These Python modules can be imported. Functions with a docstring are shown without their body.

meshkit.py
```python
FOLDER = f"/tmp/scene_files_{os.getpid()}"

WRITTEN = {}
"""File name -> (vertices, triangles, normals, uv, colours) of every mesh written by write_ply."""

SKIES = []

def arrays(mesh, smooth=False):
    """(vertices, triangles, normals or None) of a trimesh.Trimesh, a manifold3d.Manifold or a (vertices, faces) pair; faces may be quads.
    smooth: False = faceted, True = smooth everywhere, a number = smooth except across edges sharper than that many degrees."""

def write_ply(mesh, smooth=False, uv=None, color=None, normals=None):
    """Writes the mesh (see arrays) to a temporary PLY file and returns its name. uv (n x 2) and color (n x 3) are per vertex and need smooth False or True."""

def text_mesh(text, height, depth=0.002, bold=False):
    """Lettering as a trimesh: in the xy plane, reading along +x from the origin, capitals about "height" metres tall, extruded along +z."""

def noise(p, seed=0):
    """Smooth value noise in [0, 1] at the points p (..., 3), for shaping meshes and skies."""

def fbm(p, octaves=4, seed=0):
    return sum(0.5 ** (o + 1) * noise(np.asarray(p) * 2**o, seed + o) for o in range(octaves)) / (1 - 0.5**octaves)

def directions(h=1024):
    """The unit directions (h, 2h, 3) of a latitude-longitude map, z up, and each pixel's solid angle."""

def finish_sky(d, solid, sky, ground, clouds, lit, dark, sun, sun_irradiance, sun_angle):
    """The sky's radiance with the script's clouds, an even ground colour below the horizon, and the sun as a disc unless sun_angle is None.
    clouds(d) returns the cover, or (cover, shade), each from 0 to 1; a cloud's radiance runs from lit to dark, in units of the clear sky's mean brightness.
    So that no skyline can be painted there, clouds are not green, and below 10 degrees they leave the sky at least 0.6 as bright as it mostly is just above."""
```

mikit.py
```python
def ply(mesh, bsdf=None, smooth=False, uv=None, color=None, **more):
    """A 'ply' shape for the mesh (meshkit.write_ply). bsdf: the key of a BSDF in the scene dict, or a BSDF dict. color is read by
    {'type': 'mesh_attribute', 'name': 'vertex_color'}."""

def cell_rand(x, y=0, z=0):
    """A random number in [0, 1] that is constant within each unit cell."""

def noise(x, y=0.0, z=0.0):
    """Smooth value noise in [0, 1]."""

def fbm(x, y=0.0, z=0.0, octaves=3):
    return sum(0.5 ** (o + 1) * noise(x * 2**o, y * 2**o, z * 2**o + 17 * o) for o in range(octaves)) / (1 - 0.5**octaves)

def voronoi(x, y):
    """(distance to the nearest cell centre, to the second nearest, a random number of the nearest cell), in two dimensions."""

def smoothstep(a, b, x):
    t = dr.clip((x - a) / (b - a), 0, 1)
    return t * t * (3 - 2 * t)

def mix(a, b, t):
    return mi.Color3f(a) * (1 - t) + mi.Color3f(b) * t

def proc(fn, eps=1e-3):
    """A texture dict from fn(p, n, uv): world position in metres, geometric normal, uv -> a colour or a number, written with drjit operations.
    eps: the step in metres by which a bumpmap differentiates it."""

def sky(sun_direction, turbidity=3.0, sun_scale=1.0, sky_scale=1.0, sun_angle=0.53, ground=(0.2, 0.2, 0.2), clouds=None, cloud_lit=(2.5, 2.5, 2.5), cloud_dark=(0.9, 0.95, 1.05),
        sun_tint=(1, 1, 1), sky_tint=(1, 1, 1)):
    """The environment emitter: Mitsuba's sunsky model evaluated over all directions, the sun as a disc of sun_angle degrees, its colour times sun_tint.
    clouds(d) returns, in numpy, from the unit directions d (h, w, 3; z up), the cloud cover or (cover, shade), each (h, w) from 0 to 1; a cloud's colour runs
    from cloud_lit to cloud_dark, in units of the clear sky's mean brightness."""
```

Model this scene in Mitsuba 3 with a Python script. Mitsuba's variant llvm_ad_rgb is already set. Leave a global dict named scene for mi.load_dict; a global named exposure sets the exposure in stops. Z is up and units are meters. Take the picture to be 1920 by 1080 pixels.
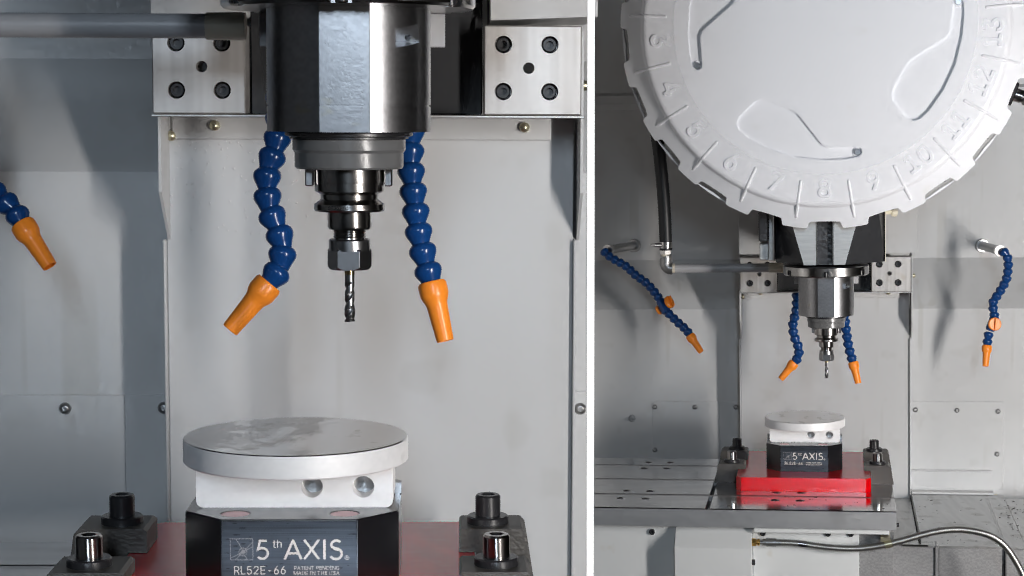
import math, numpy as np, trimesh, drjit as dr, mitsuba as mi, mikit, meshkit
import manifold3d as m3
from shapely.geometry import Polygon, Point, LineString, box as sbox
from shapely.ops import unary_union
from shapely import affinity
from mikit import proc, noise, fbm, voronoi, smoothstep, mix

T = mi.ScalarTransform4f
scene, labels = {}, {}

# ------------------------------------------------------------------ camera, lights, exposure
CAM = np.array([0, 0, 1.5])
PITCH = 5.505
cz, sz = math.cos(math.radians(PITCH)), math.sin(math.radians(PITCH))
scene['camera'] = {'type': 'perspective', 'fov': 2 * math.degrees(math.atan(960 / 3524.1)), 'fov_axis': 'x', 'near_clip': 0.05, 'far_clip': 60.0,
                   'to_world': T().look_at(origin=CAM.tolist(), target=(CAM + [0, cz, -sz]).tolist(), up=[0, 0, 1])}
exposure = 0.0


def pose(yaw, roll, o):
    a, b = math.radians(-yaw), math.radians(roll)
    rz = np.array([[math.cos(a), -math.sin(a), 0], [math.sin(a), math.cos(a), 0], [0, 0, 1]])
    ry = np.array([[math.cos(b), 0, math.sin(b)], [0, 1, 0], [-math.sin(b), 0, math.cos(b)]])
    m = np.eye(4)
    m[:3, :3] = rz @ ry
    m[:3, 3] = np.array(o) + CAM
    return m


# the two machine bays (metres; x right, y away, z up, origin at the cutter tip)
BAY = {'L': pose(-1.694, 0.2475, (-0.1089, 1.2545, -0.1380)), 'R': pose(9.7324, -1.1977, (0.6270, 3.7120, -0.5325))}


def lamp(key, bay, at, target, w, h, rgb, label, doors=()):
    """A flat soft lamp: a glowing panel in a thin tray, w wide and h tall, with added light-blocking barn doors (side, depth) at its sides."""
    m = BAY[bay]
    p, q = (m @ [*at, 1])[:3], (m @ [*target, 1])[:3]
    to = T().look_at(origin=p.tolist(), target=q.tolist(), up=[0, 0.01, 1])
    g = trimesh.Trimesh([[-w / 2, -h / 2, 0], [w / 2, -h / 2, 0], [w / 2, h / 2, 0], [-w / 2, h / 2, 0]], [[0, 1, 2], [0, 2, 3]])
    scene[key + '__diffuser'] = mikit.ply(g, 'white_paint', to_world=to, emitter={'type': 'area', 'radiance': {'type': 'rgb', 'value': list(rgb)}})
    tray = trimesh.creation.box([w + .02, h + .02, .02])
    tray.apply_translation([0, 0, -.012])
    scene[key + '__tray'] = mikit.ply(tray, 'black_oxide', to_world=to)
    for i, (side, depth) in enumerate(doors):  # added doors, cut the light towards one wall and the other machine
        d = trimesh.creation.box([.004, h + .02, depth])
        d.apply_translation([side * (w / 2 + .012), 0, depth / 2])
        scene[key + '__added_barn_door' + ('' if i == 0 else f'_{i:03d}')] = mikit.ply(d, 'black_rubber', to_world=to)
    labels[key] = {'label': label, 'category': 'lamp'}


WARM, COOL = np.array([1.0, .955, .92]), np.array([.73, .87, 1.02])
lamp('unseen_strip_lamp', 'R', (1.15, -1.35, .00), (.1, .3, .0), .10, .75, WARM * 136, 'tall strip lamp out of view, placed to light the smaller machine from the right')  # unseen lamp, placed to throw this machine's shadows to the left
lamp('unseen_strip_lamp_001', 'L', (1.10, -1.45, .05), (.08, .35, .0), .12, 1.0, WARM * 91, 'tall strip lamp right of the camera, out of view, placed to light the enlarged machine', doors=((1, .36), (-1, .34)))  # unseen lamp, lights the enlarged machine from the right
lamp('unseen_room_lamp', 'L', (.02, -5.0, 1.45), (.2, .6, -.1), .42, 1.2, COOL * 47, 'tall unseen lamp high behind the camera, placed to give both machines cool front light')  # unseen lamp, placed for cool light from the camera side


# ------------------------------------------------------------------ materials
def rgb(*v):
    return {'type': 'rgb', 'value': list(v)}


def pr(base, rough=.5, metal=0.0, spec=.5, **k):
    d = {'type': 'principled', 'base_color': base if isinstance(base, dict) else rgb(*base), 'roughness': rough, 'metallic': metal, **k}
    if not isinstance(metal, dict) and not metal:
        d['specular'] = spec
    return d


def bump(inner, fn, scale=1.0, eps=4e-4):
    return {'type': 'bumpmap', 'arbitrary': proc(fn, eps), 'scale': scale, 'bsdf': inner}


def mat(key, d):
    scene[key] = {'type': 'twosided', 'bsdf': d}


def wall_col(p, n, uv):
    s = fbm(p.x * 9 + 3, p.y * 9, p.z * 7, 4)
    st = smoothstep(.63, .80, fbm(p.x * 26, p.y * 26 + 5, p.z * 20, 3))
    drip = smoothstep(.66, .9, noise(p.x * 75, p.y * 75, p.z * 4)) * smoothstep(.45, .65, fbm(p.x * 6, p.y * 6, p.z * 6 + 3, 2))
    c = mix((.515, .52, .52), (.55, .555, .555), s)
    return mix(mix(c, (.42, .42, .40), st * .25), (.43, .425, .40), drip * .5)


def peel(p, n, uv):
    return fbm(p.x * 200, p.y * 200, p.z * 200, 3) * .00050


mat('wall_paint', bump(pr(proc(wall_col), .27, spec=.6), peel))
mat('panel_paint', bump(pr(proc(wall_col), .42, spec=.4), lambda p, n, uv: fbm(p.x * 600, p.y * 600, p.z * 600, 2) * .00006))


def apron_col(p, n, uv):
    s = smoothstep(.7, .85, fbm(p.x * 30, p.y * 30, p.z * 22, 3))
    return mix((.57, .585, .585), (.50, .48, .43), s * .5)


mat('apron_paint', bump(pr(proc(apron_col), .4, spec=.4), lambda p, n, uv: fbm(p.x * 500, p.y * 500, p.z * 500, 2) * .00012))


def shell_col(p, n, uv):
    s = smoothstep(.68, .86, fbm(p.x * 14, p.y * 14, p.z * 14, 4))
    return mix((.75, .765, .80), (.68, .68, .67), s * .45)


mat('shell_plastic', pr(proc(shell_col), .34, spec=.5))
mat('white_paint', pr((.94, .94, .93), .6, spec=.3))
mat('black_oxide', pr((.018, .018, .020), .32, spec=.6))
mat('black_rubber', pr((.012, .013, .015), .42, spec=.4))


def cast_h(p, n, uv):
    return fbm(p.x * 95, p.y * 95, p.z * 170, 3) * .0028


mat('cast_paint', bump(pr((.030, .031, .034), .33, spec=.6), cast_h))


def forged_h(p, n, uv):
    return fbm(p.x * 520, p.y * 520, p.z * 520, 2) * .0005


mat('forged', bump(pr((.075, .070, .064), .45, .3), forged_h))


def ground_col(p, n, uv):
    s = fbm(p.x * 40, p.y * 40, p.z * 300, 3)
    return mix((.50, .51, .51), (.68, .68, .66), s)


def ground_h(p, n, uv):
    r = dr.sqrt(dr.square(p.x * 1.0 - .7) + dr.square(p.z - .6))
    return (noise(r * 900, 0, 0) * .6 + fbm(p.x * 220, p.y * 220, p.z * 220, 2)) * .00012


mat('ground_steel', bump(pr(proc(ground_col), .36, .75), ground_h))


def way_col(p, n, uv):
    s = noise(p.x * 260, p.y * 260, p.z * 9)
    t = smoothstep(.6, .8, fbm(p.x * 45, p.y * 45, p.z * 30, 3))
    return mix(mix((.44, .42, .40), (.58, .56, .54), s), (.42, .36, .27), t * .4)


mat('way_steel', pr(proc(way_col), .40, .6))
def nose_col(p, n, uv):
    oil = smoothstep(.68, .84, fbm(p.x * 60, p.y * 60, p.z * 90, 3))
    return mix(mix((.30, .30, .31), (.40, .40, .41), fbm(p.x * 300, p.y * 300, p.z * 300, 2)), (.38, .33, .18), oil * .5)


mat('dark_steel', bump(pr(proc(nose_col), .30, 1.0), lambda p, n, uv: fbm(p.x * 650, p.y * 650, p.z * 450, 2) * .00004))
mat('bright_steel', pr((.52, .51, .50), .20, 1.0))
mat('oiled_steel', pr((.40, .385, .37), .20, 1.0))
mat('nut_steel', pr((.40, .40, .41), .28, 1.0))
mat('tan_steel', pr((.55, .42, .22), .25, 1.0))
mat('grey_plastic', bump(pr((.125, .125, .125), .26, spec=.55), lambda p, n, uv: fbm(p.x * 300, p.y * 300, p.z * 120, 2) * .0001))
mat('blue_plastic', pr((.006, .046, .175), .20, spec=.5))
mat('orange_plastic', pr((.93, .27, .026), .30, spec=.45))
mat('beige_plastic', pr((.62, .57, .46), .45))
mat('grey_pipe', bump(pr((.38, .38, .39), .34, spec=.55), lambda p, n, uv: fbm(p.x * 90, p.y * 260, p.z * 260, 2) * .0002))
mat('galvanised', bump(pr((.36, .36, .36), .36, .9), lambda p, n, uv: fbm(p.x * 260, p.y * 260, p.z * 260, 2) * .0004))
mat('conduit_steel', pr((.46, .455, .44), .38, 1.0))
mat('water', pr((.55, .55, .55), .07, spec=.8))
mat('brass', pr((.78, .50, .16), .25, 1.0))
mat('zinc_yellow', pr((.66, .62, .44), .30, .9))
mat('ivory_cap', pr((.72, .68, .55), .35))


def table_col(p, n, uv):
    s = fbm(p.x * 8, p.y * 60, p.z * 60, 3)
    t = smoothstep(.55, .75, fbm(p.x * 16 + 9, p.y * 16, p.z * 16, 4))
    return mix(mix((.50, .50, .505), (.60, .60, .60), s), (.40, .395, .39), t * .5)


def table_rough(p, n, uv):
    return .07 + .10 * fbm(p.x * 20, p.y * 26, p.z * 20, 3)


mat('table_steel', pr(proc(table_col), proc(table_rough), 1.0))


mat('table_side', pr(proc(table_col), proc(lambda p, n, uv: .40 + .12 * fbm(p.x * 90, p.y * 90, p.z * 160, 3)), .95))


def sheet_col(p, n, uv):
    s = fbm(p.x * 120, p.y * 14, p.z * 14, 3)
    t = smoothstep(.60, .74, fbm(p.x * 34, p.y * 30, p.z * 30 + 4, 4))
    return mix(mix((.43, .43, .425), (.54, .54, .53), s), (.28, .27, .25), t * .5)


mat('sheet_steel', pr(proc(sheet_col), .34, .85))


def base_col(p, n, uv):
    s = fbm(p.x * 300, p.y * 300, p.z * 300, 3)
    return mix((.26, .26, .265), (.33, .33, .33), smoothstep(.3, .7, s))


mat('base_paint', bump(pr(proc(base_col), .38, .35), lambda p, n, uv: fbm(p.x * 420, p.y * 420, p.z * 420, 2) * .00012))


def alu_col(p, n, uv):
    s = fbm(p.x * 300, p.y * 300, p.z * 300, 2)
    t = smoothstep(.64, .8, fbm(p.x * 60, p.y * 60, p.z * 60, 3))
    return mix(mix((.82, .82, .825), (.88, .88, .88), s), (.68, .67, .66), t * .35)


mat('satin_alu', pr(proc(alu_col), .50, .12))


HUBS = [(BAY[k] @ [-.0450, .1000, 0, 1])[:2] for k in 'LR']


def turned(p, n, uv):
    """Fine lathe rings round the centre of either disc."""
    r = [dr.sqrt(dr.square(p.x - float(h[0])) + dr.square(p.y - float(h[1]))) for h in HUBS]
    return noise(dr.minimum(r[0], r[1]) * 1100, 0.0, 0.0) * .000035


def film(p):
    """Irregular rougher patches on the turned face: 1 where the finish is roughest."""
    w = fbm(p.x * 30 + 7, p.y * 22, 3.0, 3)
    a = smoothstep(.44, .56, fbm(p.x * 15 + 2 + w, p.y * 9 + w, p.z, 4))
    return a * (1 - .7 * smoothstep(.56, .66, fbm(p.x * 90, p.y * 60, p.z * 90, 3)))


mat('disc_alu', bump(pr(proc(lambda p, n, uv: mix((.76, .76, .77), (.62, .62, .61), smoothstep(.60, .72, fbm(p.x * 70 + 5, p.y * 40, p.z * 90, 4)))), proc(lambda p, n, uv: .12 + .24 * film(p)), 1.0), turned))


def anod_col(p, n, uv):
    s = noise(p.x * 28, p.y * 28, p.z * 1500)
    s2 = fbm(p.x * 9, p.y * 9, p.z * 420, 3)
    pit = smoothstep(.80, .86, noise(p.x * 190, p.y * 190, p.z * 620))
    return mix(mix((.045, .050, .058), (.115, .128, .150), s * .5 + s2 * .5), (.03, .03, .04), pit * .8)


mat('anodised_front', pr(proc(anod_col), .30, .85))
mat('anodised_black', {'type': 'roughplastic', 'diffuse_reflectance': rgb(.012, .012, .014), 'int_ior': 1.9, 'alpha': .06})
mat('engraved', pr((.74, .70, .66), .55))
mat('engraved_faint', pr((.30, .29, .29), .5))
mat('copper_pink', pr((.62, .40, .41), .42, .35))


def red_col(p, n, uv):
    s = fbm(p.x * 50, p.y * 50, p.z * 500, 3)
    t = smoothstep(.62, .78, fbm(p.x * 70, p.y * 70, p.z * 90, 3))
    return mix(mix((.85, .003, .012), (.92, .006, .018), s), (.93, .05, .05), t * .2)


mat('red_anodised', bump({'type': 'roughplastic', 'diffuse_reflectance': proc(red_col), 'int_ior': 1.85, 'alpha': .06, 'nonlinear': True}, lambda p, n, uv: fbm(p.x * 40, p.y * 130, p.z * 500, 2) * .00002))


# ------------------------------------------------------------------ mesh helpers
def box(x0, x1, y0, y1, z0, z1, c=0.0008):
    c = min(c, (x1 - x0) * .3, (y1 - y0) * .3, (z1 - z0) * .3)
    P = []
    for sx, x in ((1, x0), (-1, x1)):
        for sy, y in ((1, y0), (-1, y1)):
            for s_, z in ((1, z0), (-1, z1)):
                P += [(x + sx * c, y + sy * c, z), (x + sx * c, y, z + s_ * c), (x, y + sy * c, z + s_ * c)]
    return trimesh.convex.convex_hull(np.array(P))


def cat(*ms):
    return trimesh.util.concatenate([m for m in ms])


def lathe(profile, n=32):
    """Surface of revolution about z from (r, z) points, outside on the left of the path going down; ends closed by r = 0."""
    P = [(max(r, 0), z) for r, z in profile]
    ang = np.linspace(0, 2 * np.pi, n, endpoint=False)
    v, idx = [], []
    for r, z in P:
        if r < 1e-9:
            idx.append([len(v)] * n)
            v.append((0, 0, z))
        else:
            idx.append(list(range(len(v), len(v) + n)))
            v += [(r * math.cos(a), r * math.sin(a), z) for a in ang]
    f = []
    for a, b in zip(idx[:-1], idx[1:]):
        for k in range(n):
            q = (a[k], b[k], b[(k + 1) % n], a[(k + 1) % n])
            if len({q[0], q[1], q[2]}) == 3:
                f.append(q[:3])
            if len({q[0], q[2], q[3]}) == 3:
                f.append((q[0], q[2], q[3]))
    m = trimesh.Trimesh(np.array(v), np.array(f), process=False)
    if m.volume < 0:
        m.invert()
    return m


def polys(g):
    return [p for p in getattr(g, 'geoms', [g]) if p.geom_type == 'Polygon' and p.area > 1e-9]


def ext_z(poly, z0, z1):
    ms = []
    for p in polys(poly):
        m = trimesh.creation.extrude_polygon(p, z1 - z0, engine='earcut')
        m.apply_translation([0, 0, z0])
        ms.append(m)
    return cat(*ms)


def ext_y(poly, y0, y1):
    """poly drawn in (x, z), extruded from y0 to y1."""
    m = ext_z(poly, -y1, -y0)
    v = np.array(m.vertices)
    m.vertices = np.stack([v[:, 0], -v[:, 2], v[:, 1]], -1)
    if m.volume < 0:
        m.invert()
    return m


def ext_x(poly, x0, x1):
    """poly drawn in (y, z), extruded from x0 to x1."""
    m = ext_z(poly, x0, x1)
    v = np.array(m.vertices)
    m.vertices = np.stack([v[:, 2], v[:, 0], v[:, 1]], -1)
    if m.volume < 0:
        m.invert()
    return m


def man(m):
    m = trimesh.Trimesh(m.vertices, m.faces, process=True)
    return m3.Manifold(m3.Mesh(np.asarray(m.vertices, np.float32), np.asarray(m.faces, np.uint32)))


def unman(M):
    k = M.to_mesh()
    return trimesh.Trimesh(np.array(k.vert_properties[:, :3]), np.array(k.tri_verts))


def cut(a, *bs):
    A = man(a)
    for b in bs:
        A = A - man(b)
    return unman(A)


def smooth_path(pts, k=8):
    from scipy.interpolate import CubicSpline
    pts = np.array(pts, float)
    t = np.r_[0, np.cumsum(np.linalg.norm(np.diff(pts, axis=0), axis=1))]
    return CubicSpline(t, pts)(np.linspace(0, t[-1], (len(pts) - 1) * k + 1))


def tube(path, r, n=16, cap=True):
    path = np.array(path, float)
    r = np.broadcast_to(r, len(path))
    t = np.gradient(path, axis=0)
    t /= np.linalg.norm(t, axis=1, keepdims=True)
    u = np.cross(t[0], [.3, .2, .9])
    v, f = [], []
    for i, p in enumerate(path):
        u = u - t[i] * (u @ t[i])
        u /= np.linalg.norm(u)
        w = np.cross(t[i], u)
        for a in np.linspace(0, 2 * np.pi, n, endpoint=False):
            v.append(p + r[i] * (math.cos(a) * u + math.sin(a) * w))
    for i in range(len(path) - 1):
        for k in range(n):
            a, b = i * n + k, i * n + (k + 1) % n
            f += [(a, b, b + n), (a, b + n, a + n)]
    if cap:
        for i, s in ((0, 1), (len(path) - 1, -1)):
            c = len(v)
            v.append(path[i])
            for k in range(n):
                a, b = i * n + k, i * n + (k + 1) % n
                f.append((c, b, a) if s > 0 else (c, a, b))
    return trimesh.Trimesh(np.array(v), np.array(f), process=False)


def frame(p, d, up=(0, 0, 1)):
    """4x4 that puts local +z along d with its origin at p."""
    d = np.array(d, float) / np.linalg.norm(d)
    x = np.cross(up, d)
    if np.linalg.norm(x) < 1e-6:
        x = np.array([1., 0, 0])
    x /= np.linalg.norm(x)
    m = np.eye(4)
    m[:3, 0], m[:3, 1], m[:3, 2], m[:3, 3] = x, np.cross(d, x), d, p
    return m


def tr(x, y, z):
    m = np.eye(4)
    m[:3, 3] = x, y, z
    return m


FRONT = frame((0, 0, 0), (0, -1, 0))   # local +z towards the camera side


def face_front(x, y, z):
    return frame((x, y, z), (0, -1, 0))


def socket_screw(r, h, rec=.55, c=.12):
    return lathe([(0, h * .5), (r * rec, h * .5), (r * rec, h), (r * (1 - c), h), (r, h - r * c), (r, 0), (0, 0)], 24)


def dome_screw(r, h):
    return lathe([(0, h * .55), (r * .38, h * .55), (r * .38, h), (r * .6, h * .95), (r * .85, h * .7), (r, h * .3), (r, 0), (0, 0)], 24)


# ------------------------------------------------------------------ things
REG = []


class Thing:
    def __init__(s, name, category=None, L=None, R=None, group=None, kind=None):
        s.name, s.cat, s.lab, s.group, s.kind, s.parts = name, category, {'L': L, 'R': R}, group, kind, []
        REG.append(s)

    def part(s, path, mesh, m, smooth=False, M=None, label=None, only='LR'):
        d = mesh if isinstance(mesh, dict) else mikit.ply(mesh, m, smooth=smooth)
        s.parts.append((path, d, np.eye(4) if M is None else M, label, only))
        return d


USED = {}


def numbered(key):
    k = USED.get(key, 0)
    USED[key] = k + 1
    return key if k == 0 else f'{key}_{k:03d}'


def emit():
    for bay in 'RL':
        for t in REG:
            if not t.lab[bay]:
                continue
            key = numbered(t.name)
            e = {'label': t.lab[bay]}
            if t.kind:
                e['kind'] = t.kind
            if t.cat:
                e['category'] = t.cat
            if t.group:
                e['group'] = t.group
            labels[key] = e
            local = {}
            for path, d, M, lab, only in t.parts:
                if bay not in only:
                    continue
                if path == '':
                    k = key
                else:
                    k = key + '__' + path
                    n = local.get(path, 0)
                    local[path] = n + 1
                    if n:
                        k += f'_{n:03d}'
                scene[k] = {**d, 'to_world': T(BAY[bay] @ M)}
                if lab:
                    labels[k] = {'label': lab}


SM, BG = 'smaller right machine', 'enlarged left machine'

# ---- back walls seen behind everything, side walls out of view
lw = Thing('wall', None, 'grey painted sheet-metal back wall of the enlarged left machine, with a sloped ledge', 'grey painted sheet-metal back wall of the smaller right machine, with a sloped ledge', kind='structure')


def wall_mesh(x0, x1):
    prof = [(.54, -.75), (.54, .0755), (.62, .184), (.62, .535), (.60, .548), (.60, .568), (.612, .575), (.612, 1.3)]
    P = Polygon([*prof, (.66, 1.3), (.66, -.75)])
    return ext_x(P, x0, x1)


lw.part('', wall_mesh(-1.0, .95), 'wall_paint', only='R')
lw.part('', wall_mesh(-.75, .2015), 'wall_paint', only='L')

sw = Thing('unseen_side_wall', None, 'grey left side wall of the enlarged machine, out of view, placed to reflect in its spindle', 'grey left side wall of the smaller machine, out of view, placed to reflect in its spindle', kind='structure')  # unseen, placed so the steel has a pale surface to reflect
sw.part('', box(-.98, -.95, -.90, .53, -.75, 1.3, .001), 'wall_paint', only='R')

sw.part('', box(-.78, -.75, -.90, .10, -.75, 1.0, .001), 'wall_paint', only='L')

ap = Thing('access_panel', 'panel', 'thin screwed access panel low on the wall, left of the column of the enlarged machine', 'thin screwed access panel low on the left wall of the smaller right machine')
ap.part('plate', box(-.402, -.2465, .5375, .5400 - .0003, -.60, -.138, .0008), 'wall_paint')
ap.part('plate_flange', box(-.2465, -.200, .5380, .5397, -.60, -.138, .0006), 'wall_paint')
scr = mikit.ply(dome_screw(.0058, .0045), 'galvanised', smooth=35)
for x, z in ((-.303, -.151), (-.396, -.1515), (-.397, -.252), (-.209, -.1505)):
    ap.part('screw', scr, None, M=face_front(x, .5375, z))
ap2 = Thing('access_panel', 'panel', 'thin access panel at the right edge of the enlarged machine, beside the added white post', 'thin screwed access panel on the right wall of the smaller machine, under the right hose')
ap2.part('plate', box(.183, .389, .5375, .5397, -.335, -.1345, .0008), 'wall_paint', only='R')
ap2.part('plate', box(.183, .2010, .5375, .5397, -.60, -.1345, .0008), 'wall_paint', only='L')
for x, z in ((.1946, -.1541), (.2864, -.1547), (.3764, -.1566), (.3744, -.2537)):
    ap2.part('screw', scr, None, M=face_front(x, .5375, z), only='R')
ap2.part('screw', scr, None, M=face_front(.1915, .5375, -.1515), only='L')
lip = Thing('wall_lip', 'ledge', None, 'folded sheet-metal lip at the foot of the right wall, above the way cover')
lip.part('upper_fold', box(.182, .364, .530, .5372, -.2945, -.2905, .0012), 'wall_paint')
lip.part('lower_fold', ext_x(Polygon([(.5372, -.338), (.525, -.341), (.525, -.3447), (.5372, -.3447)]), .182, .366), 'wall_paint')
st = Thing('wall_stud', 'stud', 'steel stud on the left wall of the enlarged left machine, no panel round it', 'steel stud on the left wall of the smaller machine, left of the access panel')
st.part('washer', lathe([(0, .002), (.0085, .002), (.0085, 0), (0, 0)], 24), 'galvanised', 35, M=face_front(-.4496, .5400, -.1783))
st.part('pin', lathe([(0, .016), (.0045, .016), (.005, .015), (.005, 0), (0, 0)], 20), 'galvanised', 35, M=face_front(-.4496, .538, -.1783))
sc2 = Thing('wall_screw', 'screw', None, 'single brass-coloured screw low at the foot of the right wall beside the way cover')
sc2.part('', dome_screw(.0062, .005), 'zinc_yellow', 35, M=face_front(.3724, .540, -.352))

# ---- column between the walls
col = Thing('column_cover', 'cover', 'grey column cover panel with folded edges behind the spindle of the enlarged machine', 'grey column cover panel with folded edges behind the spindle of the smaller machine')
col.part('panel', box(-.1935, .1790, .470, .530, -.60, .1284, .001), 'panel_paint')
col.part('top_strip', box(-.1870, .158, .4655, .4697, .108, .1285, .0008), 'panel_paint')
col.part('edge_fold', box(.1793, .1815, .462, .5365, -.60, .0165, .0008), 'panel_paint')
col.part('edge_fold', box(-.1962, -.1938, .462, .5365, -.60, .0165, .0008), 'panel_paint')
side = Polygon([(.420, .205), (.420, .062), (.4695, .016), (.5365, .016), (.5365, .205)])
col.part('side_plate', ext_x(side, .1820, .1845), 'panel_paint')
col.part('side_plate', ext_x(side, -.1925, -.1900), 'panel_paint')
col.part('ledge', box(-.1898, .1818, .366, .470, .1288, .1312, .0006), 'ground_steel')
nub = mikit.ply(lathe([(0, .0075), (.002, .0074), (.0042, .006), (.0048, .003), (.0048, 0), (0, 0)], 20), 'zinc_yellow', smooth=40)
col.part('screw', nub, None, M=face_front(.1335, .4655, .1200))
col.part('screw', nub, None, M=face_front(-.148, .4655, .1205))
col.part('screw', nub, None, M=face_front(-.188, .4700, .1110))
col.part('screw', nub, None, M=frame((.1845, .455, .158), (1, 0, 0)))
col.part('recess', box(-.1080, .0940, .400, .530, .1316, .60, .001), 'black_rubber')
col.part('gasket', ext_y(Polygon([(.080, .1316), (.0925, .1316), (.0935, .215), (.088, .215)]), .392, .3995), 'black_rubber')
col.part('gasket', ext_y(Polygon([(-.106, .1316), (-.094, .1316), (-.101, .215), (-.1065, .215)]), .392, .3995), 'black_rubber')

uc = Thing('upper_cover', 'cover', 'pale upper column cover above the bolted blocks of the enlarged machine', 'pale upper column cover behind the white tool drum of the smaller machine')
uc.part('right_panel', cut(box(.1000, .1930, .372, .535, .212, 1.2, .001), ext_y(Polygon([(.09, .20), (.20, .20), (.20, .2165), (.09, .2120)]), .3, .6)), 'panel_paint')
uc.part('left_panel', box(-.1905, -.1080, .372, .535, .214, 1.2, .001), 'panel_paint')

for sgn, x0, x1, xs, hx, nm in ((1, .0950, .1785, (.1115, .1512), .1332, 'right'), (-1, -.1875, -.1085, (-.167, -.1282), -.1455, 'left')):
    wb = Thing('slide_block', 'block', f'bolted bright steel slide block {nm} of the spindle on the enlarged machine', f'bolted bright steel slide block {nm} of the spindle on the smaller machine')
    b = box(x0, x1, .360, .399, .1316, .2075, .001)
    cuts = [trimesh.creation.cylinder(.0074, .032, transform=frame((x, .362, z), (0, -1, 0)), sections=28) for x in xs for z in (.1515, .1915)]
    cuts.append(trimesh.creation.cylinder(.0049, .120, transform=frame((hx, .362, .1715), (0, -1, 0)), sections=28))
    wb.part('plate', cut(b, *cuts), 'way_steel', 20)
    sb = mikit.ply(socket_screw(.0062, .012), 'black_oxide', smooth=35)
    for x in xs:
        for z in (.1515, .1915):
            wb.part('bolt', sb, None, M=face_front(x, .3765, z))

# ---- spindle head casting
hd = Thing('headstock', 'machine head', 'black cast spindle head just above the frame over the enlarged spindle', 'black cast spindle head with two bright ground faces under the tool drum')
zb, zt = .2245, .60


def ring(z, w, yf=-.048):
    g = (z - zb) * .275
    return [(-.0425 - g, yf, z), (.0370 + g, yf, z), (.1150, .030, z), (.1150, .120, z), (-.1000, .120, z), (-.1000, .030, z)]


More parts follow.
